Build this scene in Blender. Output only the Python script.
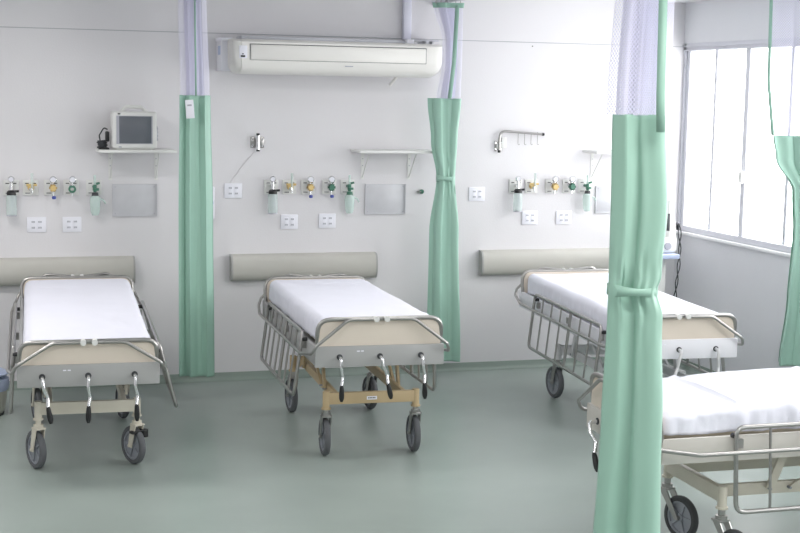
import bpy, bmesh, math, random
from mathutils import Vector, Matrix, noise
random.seed(7)
PI = math.pi
scene = bpy.context.scene
for o in list(bpy.data.objects):
    bpy.data.objects.remove(o)
C = scene.collection

# ------------------------------------------------------------------ camera
def camera():
    f, p, y, r = 1409.3, 0.12426, 0.29748, 0.01813
    fwd = Vector((math.sin(y)*math.cos(p), math.cos(y)*math.cos(p), -math.sin(p)))
    right = Vector((math.cos(y), -math.sin(y), 0))
    up = right.cross(fwd)
    rr = right*math.cos(r) + up*math.sin(r)
    uu = up*math.cos(r) - right*math.sin(r)
    M = Matrix((rr, uu, -fwd)).transposed().to_4x4()
    cd = bpy.data.cameras.new('camera')
    cd.sensor_width = 36; cd.lens = f*36/800; cd.clip_end = 200
    co = bpy.data.objects.new('camera', cd); C.objects.link(co)
    co.matrix_world = Matrix.Translation((-3.0557, -9.9193, 2.1)) @ M
    scene.camera = co
camera()
scene.view_settings.view_transform = 'Standard'
scene.view_settings.look = 'None'
scene.view_settings.gamma = 1
scene.view_settings.use_curve_mapping = False
scene.view_settings.exposure = 0.08

# ------------------------------------------------------------------ world and lights
W = bpy.data.worlds.new('sky'); scene.world = W; W.use_nodes = True
bg = W.node_tree.nodes['Background']
bg.inputs[0].default_value = (1.0, 0.985, 0.98, 1); bg.inputs[1].default_value = 7.8
def area(name, loc, rot, sx, sy, power, col=(1, 1, 1), portal=False):
    l = bpy.data.lights.new(name, 'AREA'); l.shape = 'RECTANGLE'; l.size = sx; l.size_y = sy
    l.energy = power; l.color = col
    if portal: l.cycles.is_portal = True
    o = bpy.data.objects.new(name, l); C.objects.link(o); o.location = loc; o.rotation_euler = rot
    return o
WY0, WY1 = 0.02, -2.75          # first window in the right wall
W2 = [(-3.6, -6.4), (-7.2, -10.0)]  # further windows along the same wall, behind the camera's view
for a, b in [(WY0, WY1)] + W2:
    area('window_portal', (2.44, (a+b)/2, 1.78), (0, PI/2, 0), 1.45, abs(b-a), 1, portal=True)
for x, y, pw in ((-3.6, -1.9, 34), (-3.4, -5.0, 34), (-0.4, -2.2, 13), (-0.4, -6.3, 30), (-2.2, -8.8, 34), (1.3, -4.6, 20)):
    area('fluorescent_lamp', (x, y, 2.76), (0, 0, 0), 1.2, 0.5, pw*.88, (1.0, 0.975, 0.95))

# ------------------------------------------------------------------ materials
def lin(c):
    return tuple(((v/255)/12.92 if v/255 <= .04045 else ((v/255+.055)/1.055)**2.4) for v in c)
def mat(name, rgb, rough=.5, metal=0, spec=.5, var=.03, vscale=6, bump=0, bscale=60, trans=0, alpha=1, emit=None, sheen=0, subsurf=0):
    m = bpy.data.materials.new(name); m.use_nodes = True
    nt = m.node_tree; b = nt.nodes['Principled BSDF']
    c = lin(rgb)
    tc = nt.nodes.new('ShaderNodeTexCoord')
    if var:
        n = nt.nodes.new('ShaderNodeTexNoise'); n.inputs['Scale'].default_value = vscale; n.inputs['Detail'].default_value = 4
        r = nt.nodes.new('ShaderNodeValToRGB')
        r.color_ramp.elements[0].position = .3; r.color_ramp.elements[1].position = .7
        r.color_ramp.elements[0].color = (*[v*(1-var) for v in c], 1); r.color_ramp.elements[1].color = (*[min(1, v*(1+var)) for v in c], 1)
        nt.links.new(tc.outputs['Object'], n.inputs['Vector']); nt.links.new(n.outputs['Fac'], r.inputs['Fac'])
        nt.links.new(r.outputs['Color'], b.inputs['Base Color'])
    else:
        b.inputs['Base Color'].default_value = (*c, 1)
    b.inputs['Roughness'].default_value = rough; b.inputs['Metallic'].default_value = metal
    b.inputs['Specular IOR Level'].default_value = spec
    b.inputs['Transmission Weight'].default_value = trans; b.inputs['Alpha'].default_value = alpha
    if sheen: b.inputs['Sheen Weight'].default_value = sheen
    if bump:
        n2 = nt.nodes.new('ShaderNodeTexNoise'); n2.inputs['Scale'].default_value = bscale; n2.inputs['Detail'].default_value = 3
        bp = nt.nodes.new('ShaderNodeBump'); bp.inputs['Strength'].default_value = bump; bp.inputs['Distance'].default_value = .01
        nt.links.new(tc.outputs['Object'], n2.inputs['Vector']); nt.links.new(n2.outputs['Fac'], bp.inputs['Height'])
        nt.links.new(bp.outputs['Normal'], b.inputs['Normal'])
    if emit:
        b.inputs['Emission Color'].default_value = (*c, 1); b.inputs['Emission Strength'].default_value = emit
    return m
M = {}
M['wall'] = mat('painted_wall', (224, 222, 225), .6, var=.012, vscale=1.5, bump=.08, bscale=90)
M['sidewall'] = mat('painted_side_wall', (218, 219, 223), .6, var=.02, vscale=2, bump=.15, bscale=60)
M['ceil'] = mat('ceiling_paint', (232, 233, 235), .8, var=.01)
M['floor'] = mat('vinyl_floor', (154, 165, 160), .34, spec=.45, var=.05, vscale=2.2, bump=.03, bscale=120)
M['cove'] = mat('vinyl_cove', (140, 153, 145), .4, var=.03)
M['seam'] = mat('wall_seam', (178, 180, 184), .7, var=.05)
M['panel'] = mat('bumper_vinyl', (192, 190, 184), .55, var=.02, bump=.05, bscale=150)
M['panelcap'] = mat('bumper_cap', (170, 170, 168), .5, var=.02)
M['steel'] = mat('stainless_steel', (172, 170, 168), .3, metal=1, var=0)
M['chrome'] = mat('chrome', (232, 232, 234), .16, metal=1, var=0)
M['black'] = mat('black_plastic', (28, 28, 30), .4, var=.1)
M['cream'] = mat('cream_laminate', (223, 212, 199), .45, var=.02)
M['greypan'] = mat('grey_painted_steel', (172, 172, 172), .4, spec=.5, var=.03)
M['whitepan'] = mat('white_painted_steel', (232, 232, 238), .4, var=.02)
M['beigepan'] = mat('beige_painted_steel', (206, 202, 196), .4, var=.02)
M['tan'] = mat('tan_painted_steel', (194, 172, 136), .45, var=.04)
M['creamsteel'] = mat('cream_painted_steel', (214, 208, 194), .45, var=.03)
M['whitesteel'] = mat('white_frame_steel', (214, 214, 216), .45, var=.03)
M['tyre'] = mat('grey_rubber', (98, 100, 104), .7, var=.06)
M['tyred'] = mat('dark_rubber', (66, 68, 70), .7, var=.06)
M['hub'] = mat('grey_hub_plastic', (150, 154, 162), .5, var=.05)
M['sheet'] = mat('cotton_sheet', (231, 231, 242), .85, spec=.2, var=.01, bump=.12, bscale=25)
M['foam'] = mat('mattress_cover', (218, 208, 190), .7, var=.03)
M['plastic'] = mat('white_plastic', (228, 228, 226), .4, var=.01)
M['ac'] = mat('ac_plastic', (236, 234, 230), .35, var=.01)
M['plate'] = mat('outlet_plastic', (238, 238, 246), .35, var=.01)
M['slot'] = mat('socket_grey', (176, 176, 186), .5, var=.03)
M['dark'] = mat('dark_grey', (60, 62, 66), .5, var=.05)
M['lav'] = mat('lavender_pipe', (224, 224, 238), .5, var=.01)
M['acrylic'] = mat('frosted_document_holder', (205, 205, 210), .25, var=.04, vscale=10)
M['screen'] = mat('monitor_screen', (104, 108, 116), .18, var=.05)
M['yellow'] = mat('yellow_fitting', (218, 190, 128), .4, var=.05)
M['green'] = mat('green_fitting', (66, 118, 98), .4, var=.08)
M['blue'] = mat('blue_fitting', (74, 88, 168), .4, var=.05)
M['glass'] = mat('clear_jar_plastic', (222, 236, 234), .1, var=0, alpha=.5)
M['bottle'] = mat('humidifier_bottle', (214, 234, 228), .25, var=.02, alpha=.62)
M['alu'] = mat('window_aluminium', (206, 207, 214), .4, metal=.25, var=.02)
M['sill'] = mat('sill_stone', (236, 236, 238), .5, var=.02)
M['bagblue'] = mat('pale_blue_plastic', (186, 198, 226), .5, var=.04)
M['binb'] = mat('bin_plastic', (196, 194, 184), .5, var=.04)
M['curtain'] = mat('green_vinyl_curtain', (158, 196, 180), .42, spec=.4, var=.015, vscale=3, bump=.05, bscale=14)
nt = M['curtain'].node_tree; nt.nodes['Principled BSDF'].inputs['Sheen Weight'].default_value = .1
M['tape'] = mat('green_edge_tape', (152, 190, 174), .5, var=.03)
def glass_pane():
    m = bpy.data.materials.new('window_glass'); m.use_nodes = True; nt = m.node_tree
    nt.nodes.remove(nt.nodes['Principled BSDF'])
    t = nt.nodes.new('ShaderNodeBsdfTransparent'); t.inputs[0].default_value = (.97, .98, .98, 1)
    g = nt.nodes.new('ShaderNodeBsdfGlossy'); g.inputs['Roughness'].default_value = .05
    mx = nt.nodes.new('ShaderNodeMixShader'); mx.inputs[0].default_value = .06
    nt.links.new(t.outputs[0], mx.inputs[1]); nt.links.new(g.outputs[0], mx.inputs[2])
    nt.links.new(mx.outputs[0], nt.nodes['Material Output'].inputs[0]); return m
M['pane'] = glass_pane()
def net_mat():
    # knitted net: threads opaque, honeycomb holes open (pattern follows the cloth's own UVs, in metres)
    m = bpy.data.materials.new('curtain_net'); m.use_nodes = True; nt = m.node_tree; b = nt.nodes['Principled BSDF']
    b.inputs['Base Color'].default_value = (*lin((230, 228, 250)), 1); b.inputs['Roughness'].default_value = .7
    uv = nt.nodes.new('ShaderNodeUVMap'); uv.uv_map = 'UVMap'
    sp = nt.nodes.new('ShaderNodeSeparateXYZ'); nt.links.new(uv.outputs[0], sp.inputs[0])
    def wave(expr_k, off):
        return None
    def mth(op, a, bb=None):
        n = nt.nodes.new('ShaderNodeMath'); n.operation = op
        for i, v in enumerate((a, bb)):
            if v is None: continue
            if isinstance(v, (int, float)): n.inputs[i].default_value = v
            else: nt.links.new(v, n.inputs[i])
        return n.outputs[0]
    k = 2*PI/.017
    a = mth('MULTIPLY', sp.outputs[0], k); c = mth('MULTIPLY', sp.outputs[1], k)
    p = mth('ABSOLUTE', mth('SINE', mth('MULTIPLY', mth('ADD', a, c), .5)))
    q = mth('ABSOLUTE', mth('SINE', mth('MULTIPLY', mth('SUBTRACT', a, c), .5)))
    mn = mth('MINIMUM', p, q)
    al = mth('LESS_THAN', mn, .42)
    al2 = mth('ADD', mth('MULTIPLY', al, .88), .06)
    nt.links.new(al2, b.inputs['Alpha'])
    return m
M['net'] = net_mat()

# ------------------------------------------------------------------ geometry helpers
def BM(): return bmesh.new()
def box(bm, x0, x1, y0, y1, z0, z1, bev=0, seg=2, mtx=None):
    r = bmesh.ops.create_cube(bm, size=1)
    vs = r['verts']
    for v in vs:
        v.co = Vector(((x0+x1)/2+v.co.x*(x1-x0), (y0+y1)/2+v.co.y*(y1-y0), (z0+z1)/2+v.co.z*(z1-z0)))
    if mtx is not None:
        for v in vs: v.co = mtx @ v.co
    if bev:
        es = {e for v in vs for e in v.link_edges}
        bmesh.ops.bevel(bm, geom=list(es), offset=bev, segments=seg, affect='EDGES', profile=.5)
def cyl(bm, p0, p1, r0, r1=None, seg=16, cap=True):
    p0 = Vector(p0); p1 = Vector(p1); r1 = r0 if r1 is None else r1
    d = (p1-p0); q = d.to_track_quat('Z', 'Y').to_matrix()
    rings = []
    for p, r in ((p0, r0), (p1, r1)):
        rings.append([bm.verts.new(p + q @ Vector((r*math.cos(2*PI*i/seg), r*math.sin(2*PI*i/seg), 0))) for i in range(seg)])
    for i in range(seg):
        bm.faces.new((rings[0][i], rings[0][(i+1) % seg], rings[1][(i+1) % seg], rings[1][i]))
    if cap: bm.faces.new(rings[0][::-1]); bm.faces.new(rings[1])
def lathe(bm, prof, origin=(0, 0, 0), axis='Z', seg=24, closed=False):
    """prof: list of (r, h) along the axis"""
    o = Vector(origin); q = Vector({'X': (1, 0, 0), 'Y': (0, 1, 0), 'Z': (0, 0, 1)}[axis]).to_track_quat('Z', 'Y').to_matrix()
    rings = []
    for r, h in prof:
        if r < 1e-6: rings.append([bm.verts.new(o + q @ Vector((0, 0, h)))])
        else: rings.append([bm.verts.new(o + q @ Vector((r*math.cos(2*PI*i/seg), r*math.sin(2*PI*i/seg), h))) for i in range(seg)])
    pairs = list(zip(rings, rings[1:])) + ([(rings[-1], rings[0])] if closed else [])
    for A, B in pairs:
        for i in range(seg):
            j = (i+1) % seg
            if len(A) == 1 and len(B) == 1: continue
            if len(A) == 1: bm.faces.new((A[0], B[i], B[j]))
            elif len(B) == 1: bm.faces.new((A[i], B[0], A[j]))
            else: bm.faces.new((A[i], B[i], B[j], A[j]))
def fillet(pts, rad, n=5, closed=False):
    pts = [Vector(p) for p in pts]; out = []; N = len(pts)
    for i, p in enumerate(pts):
        if not closed and i in (0, N-1): out.append(p); continue
        a = pts[i-1]; b = pts[(i+1) % N]
        da = (a-p); db = (b-p); la, lb = da.length, db.length
        if la < 1e-6 or lb < 1e-6: out.append(p); continue
        da /= la; db /= lb
        ang = da.angle(db)
        if ang > PI-.05: out.append(p); continue
        rr = rad[i] if isinstance(rad, (list, tuple)) else rad
        t = min(rr/math.tan(ang/2), la*.48, lb*.48)
        A = p+da*t; B = p+db*t
        for k in range(n+1):
            s = k/n; out.append(A*(1-s)**2 + p*2*s*(1-s) + B*s*s)
    return out
def tube(bm, pts, r, rad=0, closed=False, seg=10, cap=True):
    P = fillet(pts, rad, closed=closed) if rad else [Vector(p) for p in pts]
    N = len(P); rings = []; prev = None
    for i in range(N):
        if closed: t = (P[(i+1) % N]-P[i-1])
        else: t = P[min(i+1, N-1)]-P[max(i-1, 0)]
        t.normalize()
        if prev is None:
            u = t.orthogonal().normalized()
        else:
            u = prev - t*prev.dot(t)
            if u.length < 1e-6: u = t.orthogonal()
            u.normalize()
        prev = u; w = t.cross(u)
        rings.append([bm.verts.new(P[i] + (u*math.cos(2*PI*k/seg)+w*math.sin(2*PI*k/seg))*r) for k in range(seg)])
    for i in range(N if closed else N-1):
        A = rings[i]; B = rings[(i+1) % N]
        off = 0
        if closed and i == N-1:
            off = min(range(seg), key=lambda o: (A[0].co-B[o].co).length)
        for k in range(seg):
            bm.faces.new((A[k], A[(k+1) % seg], B[(k+1+off) % seg], B[(k+off) % seg]))
    if cap and not closed:
        bm.faces.new(rings[0][::-1]); bm.faces.new(rings[-1])
def prism(bm, prof, y0, y1, axis='x'):
    """extrude a closed profile; axis x: profile (y,z) between x0,x1 ; axis y: profile (x,z)"""
    A = []; B = []
    for a, b in prof:
        if axis == 'x': A.append(bm.verts.new((y0, a, b))); B.append(bm.verts.new((y1, a, b)))
        elif axis == 'y': A.append(bm.verts.new((a, y0, b))); B.append(bm.verts.new((a, y1, b)))
        else: A.append(bm.verts.new((a, b, y0))); B.append(bm.verts.new((a, b, y1)))
    n = len(prof)
    for i in range(n): bm.faces.new((A[i], A[(i+1) % n], B[(i+1) % n], B[i]))
    bm.faces.new(A[::-1]); bm.faces.new(B)
def obj(name, bm, m, parent=None, smooth=True, fn=None):
    if fn:
        for v in bm.verts: v.co = fn(v.co)
    bmesh.ops.recalc_face_normals(bm, faces=bm.faces)
    me = bpy.data.meshes.new(name); bm.to_mesh(me); bm.free()
    me.materials.append(M[m] if isinstance(m, str) else m)
    if smooth:
        for p in me.polygons: p.use_smooth = True
        me.set_sharp_from_angle(angle=math.radians(40))
    o = bpy.data.objects.new(name, me); C.objects.link(o)
    if parent: o.parent = parent
    return o
def tag(o, label, cat, group=None, kind=None):
    o['label'] = label; o['category'] = cat
    if group: o['group'] = group
    return o
def thing(name, label, cat, loc=(0, 0, 0), rz=0, group=None):
    o = bpy.data.objects.new(name, None); C.objects.link(o); o.empty_display_size = .1
    o.location = loc; o.rotation_euler = (0, 0, rz)
    return tag(o, label, cat, group)
def struct(name, bm, m, parent=None, smooth=False):
    o = obj(name, bm, m, parent, smooth)
    if not parent: o['kind'] = 'structure'
    return o

# ------------------------------------------------------------------ the room
XL, XR, YB, H = -5.2, 2.25, -12.2, 2.81
bm = BM(); box(bm, XL-.2, XR+.2, YB-.2, .2, -.12, 0); struct('floor', bm, 'floor')
bm = BM(); box(bm, XL-.2, XR+.2, YB-.2, .2, H, H+.12); struct('ceiling', bm, 'ceil')
bm = BM(); box(bm, XL-.2, XR+.2, 0, .2, 0, H)
struct('wall_back', bm, 'wall')
bm = BM(); box(bm, XL-.2, XL, YB, 0, 0, H); struct('wall_left', bm, 'wall')
bm = BM(); box(bm, XL-.2, XR+.2, YB-.2, YB, 0, H); struct('wall_front', bm, 'wall')
ZW0, ZW1 = 1.052, 2.5
bm = BM()
box(bm, XR, XR+.2, YB, 0, 0, ZW0); box(bm, XR, XR+.2, YB, 0, ZW1, H)
edges = [0]
for a, b in [(WY0, WY1)]+W2: edges += [a, b]
edges += [YB]
for i in range(0, len(edges), 2):
    a, b = edges[i], edges[i+1]
    if a-b > .001: box(bm, XR, XR+.2, b, a, ZW0, ZW1)
struct('wall_right', bm, 'sidewall')
# cove skirting: vinyl floor turned up the wall
def cove(name, pts):
    bm = BM()
    prof = [(0, 0), (.035, 0), (.016, .008), (.006, .024), (.003, .058), (0, .06)]
    return prof
bm = BM(); prism(bm, [(0, 0), (-.04, 0.001), (-.018, .008), (-.007, .024), (-.004, .058), (0, .06)], XL, XR, 'x'); struct('baseboard_back', bm, 'cove', smooth=True)
bm = BM(); prism(bm, [(XR, 0), (XR-.04, .001), (XR-.018, .008), (XR-.007, .024), (XR-.004, .058), (XR, .06)], YB, 0, 'y'); struct('baseboard_right', bm, 'cove', smooth=True)
bm = BM(); prism(bm, [(XL, 0), (XL+.04, .001), (XL+.018, .008), (XL+.007, .024), (XL+.004, .058), (XL, .06)], YB, 0, 'y'); struct('baseboard_left', bm, 'cove', smooth=True)
bm = BM(); box(bm, XL, XR, -.0025, 0.001, 2.471, 2.4765); struct('trim_1', bm, 'seam')     # joint line high on the back wall

# windows (aluminium sliding sashes)
def window(n, ya, yb):
    bm = BM()
    x0, x1 = XR+.005, XR+.075
    box(bm, x0, x1, yb, ya, ZW0, ZW0+.045); box(bm, x0, x1, yb, ya, ZW1-.06, ZW1)
    box(bm, x0-.012, x0+.01, yb, ya, ZW1-.03, ZW1-.018); box(bm, x0-.012, x0+.01, yb, ya, ZW1-.06, ZW1-.05)
    box(bm, x0, x1, ya-.035, ya, ZW0, ZW1); box(bm, x0, x1, yb, yb+.035, ZW0, ZW1)
    fr = struct('window_%d' % n, bm, 'alu')
    ys = [ya-.035-.02, ya-.445, ya-.93, ya-1.47, ya-1.98, ya-2.46]
    ys = [y for y in ys if y > yb+.1]+[yb+.05]
    for i, y in enumerate(ys):
        w = .036 if i == 2 else (.03 if i in (0,) else .024)
        bm = BM(); box(bm, x0+.012+(.02 if i % 2 else 0), x0+.04+(.02 if i % 2 else 0), y-w/2*1.6, y+w/2*1.6, ZW0+.045, ZW1-.06, .003); struct('window_stile', bm, 'alu', fr)
    bm = BM(); box(bm, x0+.03, x0+.034, yb+.035, ya-.035, ZW0+.04, ZW1-.055); struct('window_pane', bm, 'pane', fr)
    bm = BM(); y = ys[2]; box(bm, x0-.012, x0+.014, y-.022, y+.022, 1.48, 1.57, .004); cyl(bm, (x0-.008, y, 1.56), (x0-.03, y, 1.6), .008); box(bm, x0-.03, x0-.02, y-.01, y+.01, 1.55, 1.64, .003)
    struct('window_latch', bm, 'plastic', fr)
    bm = BM(); box(bm, XR-.03, XR+.19, yb-.03, min(ya+.03, -.001), ZW0-.022, ZW0, .004)
    s = struct('trim_%d' % (n+1), bm, 'sill')
window(1, WY0-.02, WY1)
for i, (a, b) in enumerate(W2): window(2+i, a, b)

# ------------------------------------------------------------------ wall bumpers behind the beds
def bumper(x0, x1, label):
    prof = []
    za, zb, d = .728, .918, .085
    for k in range(13):
        t = k/12; a = PI*t
        prof.append((-d*(math.sin(a)**.45 if 0 < t < 1 else 0), za+(zb-za)*(.5-.5*math.cos(a))))
    t = thing('wall_bumper', label, 'wall bumper', ((x0+x1)/2, 0, za), 0, 'wall bumpers behind the beds')
    h = (x1-x0)/2
    bm = BM(); prism(bm, [(a, b-za) for a, b in prof], -h+.012, h-.012, 'x'); obj('bumper_cover', bm, 'panel', t)
    for s in (-1, 1):
        bm = BM(); prism(bm, [(a*1.02, b-za) for a, b in prof], s*h-(.012 if s > 0 else 0), s*h+(.012 if s < 0 else 0), 'x'); obj('end_cap', bm, 'panelcap', t)
bumper(-3.045, -1.965, 'long grey wall bumper behind the far left bed, cut by the frame edge')
bumper(-1.290, -.210, 'long grey wall bumper behind the tan-based bed between the two slim curtains')
bumper(.605, 1.685, 'long grey wall bumper behind the white-framed bed on the window side')

# ------------------------------------------------------------------ sockets and wall fittings
def outlet(xc, zc, label):
    t = thing('wall_outlet', label, 'power outlet', (xc, 0, zc), 0, 'power outlet plates on the back wall')
    bm = BM(); box(bm, -.064, .064, -.009, 0, -.053, .053, .004); obj('cover_plate', bm, 'plate', t)
    for sx in (-1, 1):
        bm = BM()
        box(bm, sx*.022-.017, sx*.022+.017, -.0105, -.008, -.032, .032, .001)
        o = obj('socket_block', bm, 'plate', t)
        bm = BM()
        for sz in (-1, 1):
            for k in (-1, 0, 1): box(bm, sx*.022+k*.008-.003, sx*.022+k*.008+.003, -.0115, -.0100, sz*.02-.006, sz*.02+.006)
        obj('socket_holes', bm, 'slot', o)
outlet(-2.935, 1.143, 'white outlet plate under the left bay gas row, cut off by the left frame edge')
outlet(-2.624, 1.143, 'white outlet plate under the left bay gas row, below its yellow flow tube')
outlet(-2.387, 1.143, 'white outlet plate under the left bay gas row, nearest the grey document holder')
outlet(-1.266, 1.372, 'white outlet plate alone on the wall just right of the card-tagged curtain')
outlet(-.858, 1.145, 'white outlet plate under the middle gas row, below its yellow flow tube')
outlet(-.576, 1.150, 'white outlet plate under the middle gas row, below the green gauge')
outlet(.575, 1.340, 'white outlet plate just right of the slim tied curtain, beside the swivel arm')
outlet(1.007, 1.158, 'white outlet plate under the right gas row, beside the clear jar')
outlet(1.287, 1.158, 'white outlet plate under the right gas row, nearest the big foreground curtain')

def gauge(t, x, y, z, r=.021):
    bm = BM(); lathe(bm, [(0, 0), (r, 0), (r, -.022), (r*.82, -.026), (r*.8, -.02), (0, -.02)], (x, y, z), 'Y', 20)
    for v in bm.verts: v.co.y = y - abs(v.co.y - y)
    g = obj('gauge', bm, 'chrome', t)
    bm = BM(); cyl(bm, (x, y-.021, z), (x, y-.0215, z), r*.8); box(bm, x-.001, x+.012, y-.0235, y-.0222, z-.001, z+.002); obj('gauge_dial', bm, 'plate', g)
    return g
GN = 'medical gas outlets in a row'
def base_plate(t):
    bm = BM(); box(bm, -.052, .052, -.014, 0, -.055, .05, .004); obj('mount_plate', bm, 'plastic', t)
    bm = BM(); box(bm, -.036, -.012, -.016, -.013, .024, .03); box(bm, .014, .036, -.016, -.013, .024, .03); box(bm, -.036, -.004, -.016, -.013, -.042, -.037); obj('plate_marking', bm, 'dark', t)
def gas1(x, label, capmat='black'):        # vacuum with collection jar
    t = thing('suction_regulator', label, 'suction unit', (x, 0, 1.40), 0, GN)
    base_plate(t)
    gauge(t, .0, -.05, .058)
    bm = BM(); cyl(bm, (0, -.012, .005), (0, -.06, .005), .014); cyl(bm, (0, -.06, .05), (0, -.06, -.03), .010); obj('valve_body', bm, 'chrome', t)
    bm = BM(); lathe(bm, [(0, .02), (.02, .018), (.03, .008), (.031, -.012), (0, -.012)], (0, -.065, -.035)); cyl(bm, (.01, -.065, -.025), (.05, -.065, -.022), .008); j = obj('jar_lid', bm, capmat, t)
    bm = BM(); lathe(bm, [(.026, 0), (.034, -.008), (.035, -.13), (.031, -.142), (0, -.142)], (0, -.065, -.046)); obj('collection_jar', bm, 'glass', t)
    bm = BM(); cyl(bm, (.006, -.065, -.05), (.006, -.065, -.14), .006); cyl(bm, (0, -.065, -.182), (0, -.065, -.19), .034); obj('jar_float', bm, 'slot', t)
def gas2(x, label):                         # yellow air flow tube
    t = thing('air_flowmeter', label, 'flowmeter', (x, 0, 1.40), 0, GN)
    base_plate(t)
    bm = BM(); cyl(bm, (0, -.012, 0), (0, -.055, 0), .022); cyl(bm, (-.03, -.05, .018), (.04, -.05, .018), .008); obj('valve_body', bm, 'yellow', t)
    bm = BM(); cyl(bm, (.008, -.06, -.01), (.008, -.06, .1), .009); obj('flow_tube', bm, 'glass', t)
    bm = BM(); cyl(bm, (.006, -.06, -.01), (.006, -.06, -.04), .007); lathe(bm, [(0, 0), (.014, 0), (.014, -.018), (0, -.018)], (0, -.058, -.002), 'Z'); obj('hose_nipple', bm, 'chrome', t)
def gas3(x, label, knob='yellow', blue=True, ring=False):   # regulator with a gauge over a coloured knob
    t = thing('gas_regulator', label, 'gas regulator', (x, 0, 1.40), 0, GN)
    base_plate(t)
    gauge(t, .006, -.05, .055, .024)
    bm = BM(); cyl(bm, (0, -.012, .01), (0, -.05, .01), .016); cyl(bm, (.004, -.048, .045), (.004, -.048, 0), .009); obj('valve_body', bm, 'chrome', t)
    bm = BM()
    if ring: lathe(bm, [(.013, -.008), (.026, -.006), (.026, .008), (.013, .008)], (.004, -.065, -.01), 'Y', 16, closed=True)
    else:
        for k in range(6):
            a = k*PI/3; box(bm, .006-.026+.0*k, .006+.026, -.072, -.05, -.007, .007, .002, mtx=Matrix.Translation((.006, 0, -.002)) @ Matrix.Rotation(a, 4, 'Y') @ Matrix.Translation((-.006, 0, 0)))
        cyl(bm, (.006, -.08, -.002), (.006, -.045, -.002), .02)
    obj('control_knob', bm, knob, t)
    bm = BM(); cyl(bm, (.006, -.05, -.02), (.006, -.05, -.055), .008); obj('outlet_stem', bm, 'chrome', t)
    if blue:
        bm = BM(); lathe(bm, [(0, .012), (.012, .009), (.015, 0), (.012, -.01), (0, -.012)], (.012, -.052, -.068)); obj('hose_cap', bm, 'blue', t)
def gas5(x, label, full=True):              # oxygen flowmeter with humidifier bottle
    t = thing('oxygen_humidifier', label, 'humidifier', (x, 0, 1.40), 0, GN)
    base_plate(t)
    bm = BM(); cyl(bm, (.004, -.055, .01), (.004, -.055, .085), .008); obj('flow_tube', bm, 'bottle', t)
    bm = BM(); cyl(bm, (0, -.012, .004), (0, -.06, .004), .012); cyl(bm, (.004, -.06, .02), (.004, -.06, -.03), .012)
    lathe(bm, [(0, .01), (.022, .008), (.022, -.008), (0, -.01)], (.01, -.062, -.012)); cyl(bm, (.012, -.06, .026), (.036, -.06, .032), .008); obj('control_valve', bm, 'green', t)
    bm = BM(); lathe(bm, [(0, .014), (.02, .012), (.024, -.01), (0, -.012)], (.004, -.062, -.045)); obj('bottle_lid', bm, 'dark' if not full else 'green', t)
    bm = BM(); lathe(bm, [(.018, 0), (.034, -.015), (.036, -.05), (.03, -.12), (.022, -.14), (0, -.142)], (.004, -.062, -.05))
    tube(bm, [(.034, -.062, -.075), (.06, -.062, -.085), (.075, -.062, -.11)], .006, .01); obj('water_bottle', bm, 'bottle', t)
gas1(-2.789, 'suction regulator with clear jar at the left end of the left bay gas row')
gas2(-2.660, 'yellow air flow tube second in the left bay gas row, by the far left bed')
gas3(-2.520, 'regulator with yellow knob and blue cap in the left bay gas row')
gas3(-2.391, 'regulator with a green ring knob and no blue cap in the left bay gas row', 'green', False, True)
gas5(-2.238, 'humidifier bottle with dark lid at right end of the left bay gas row', False)
gas1(-.992, 'suction regulator with clear jar at the left end of the middle gas row')
gas2(-.860, 'yellow air flow tube second in the middle gas row, above the tan-based bed')
gas3(-.722, 'regulator with yellow knob and blue cap in the middle gas row')
gas3(-.566, 'regulator with a solid green knob and blue cap in the middle gas row', 'green', True)
gas5(-.429, 'humidifier bottle with green lid at right end of the middle gas row')
gas1(.882, 'suction regulator with clear jar at the left end of the right gas row')
gas2(1.012, 'yellow air flow tube second in the right gas row, below the hooked swivel arm')
gas3(1.178, 'regulator with yellow knob and no blue cap in the right gas row', 'yellow', False)
gas3(1.318, 'regulator with green knob and no blue cap in the right gas row', 'green', False)
gas5(1.449, 'humidifier bottle at right end of the right gas row, left of the foreground curtain', False)

# document holders
def holder(x0, x1, z0, z1, label):
    t = thing('document_holder', label, 'document holder', ((x0+x1)/2, 0, z0), 0, 'grey document holders on the wall')
    w = (x1-x0)/2; h = z1-z0
    bm = BM(); box(bm, -w, w, -.006, 0, 0, h, .001); obj('back_sheet', bm, 'acrylic', t)
    bm = BM(); box(bm, -w+.004, w-.004, -.014, -.006, 0, .008); box(bm, -w, -w+.006, -.014, -.005, 0, h); box(bm, w-.006, w, -.014, -.005, 0, h); box(bm, -w, w, -.008, -.005, h-.006, h); obj('edge_lip', bm, 'acrylic', t)
    for s in (-1, 1):
        for k in (.02, h-.02):
            bm = BM(); cyl(bm, (s*(w-.02), -.006, k), (s*(w-.02), -.010, k), .004); obj('screw', bm, 'slot', t)
holder(-2.113, -1.804, 1.195, 1.421, 'grey blank document holder on the wall below the patient monitor')
holder(-.294, .017, 1.195, 1.417, 'grey blank document holder on the wall below the empty middle shelf')
holder(1.546, 1.85, 1.189, 1.40, 'pale document holder mostly hidden behind the large foreground curtain')

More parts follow.
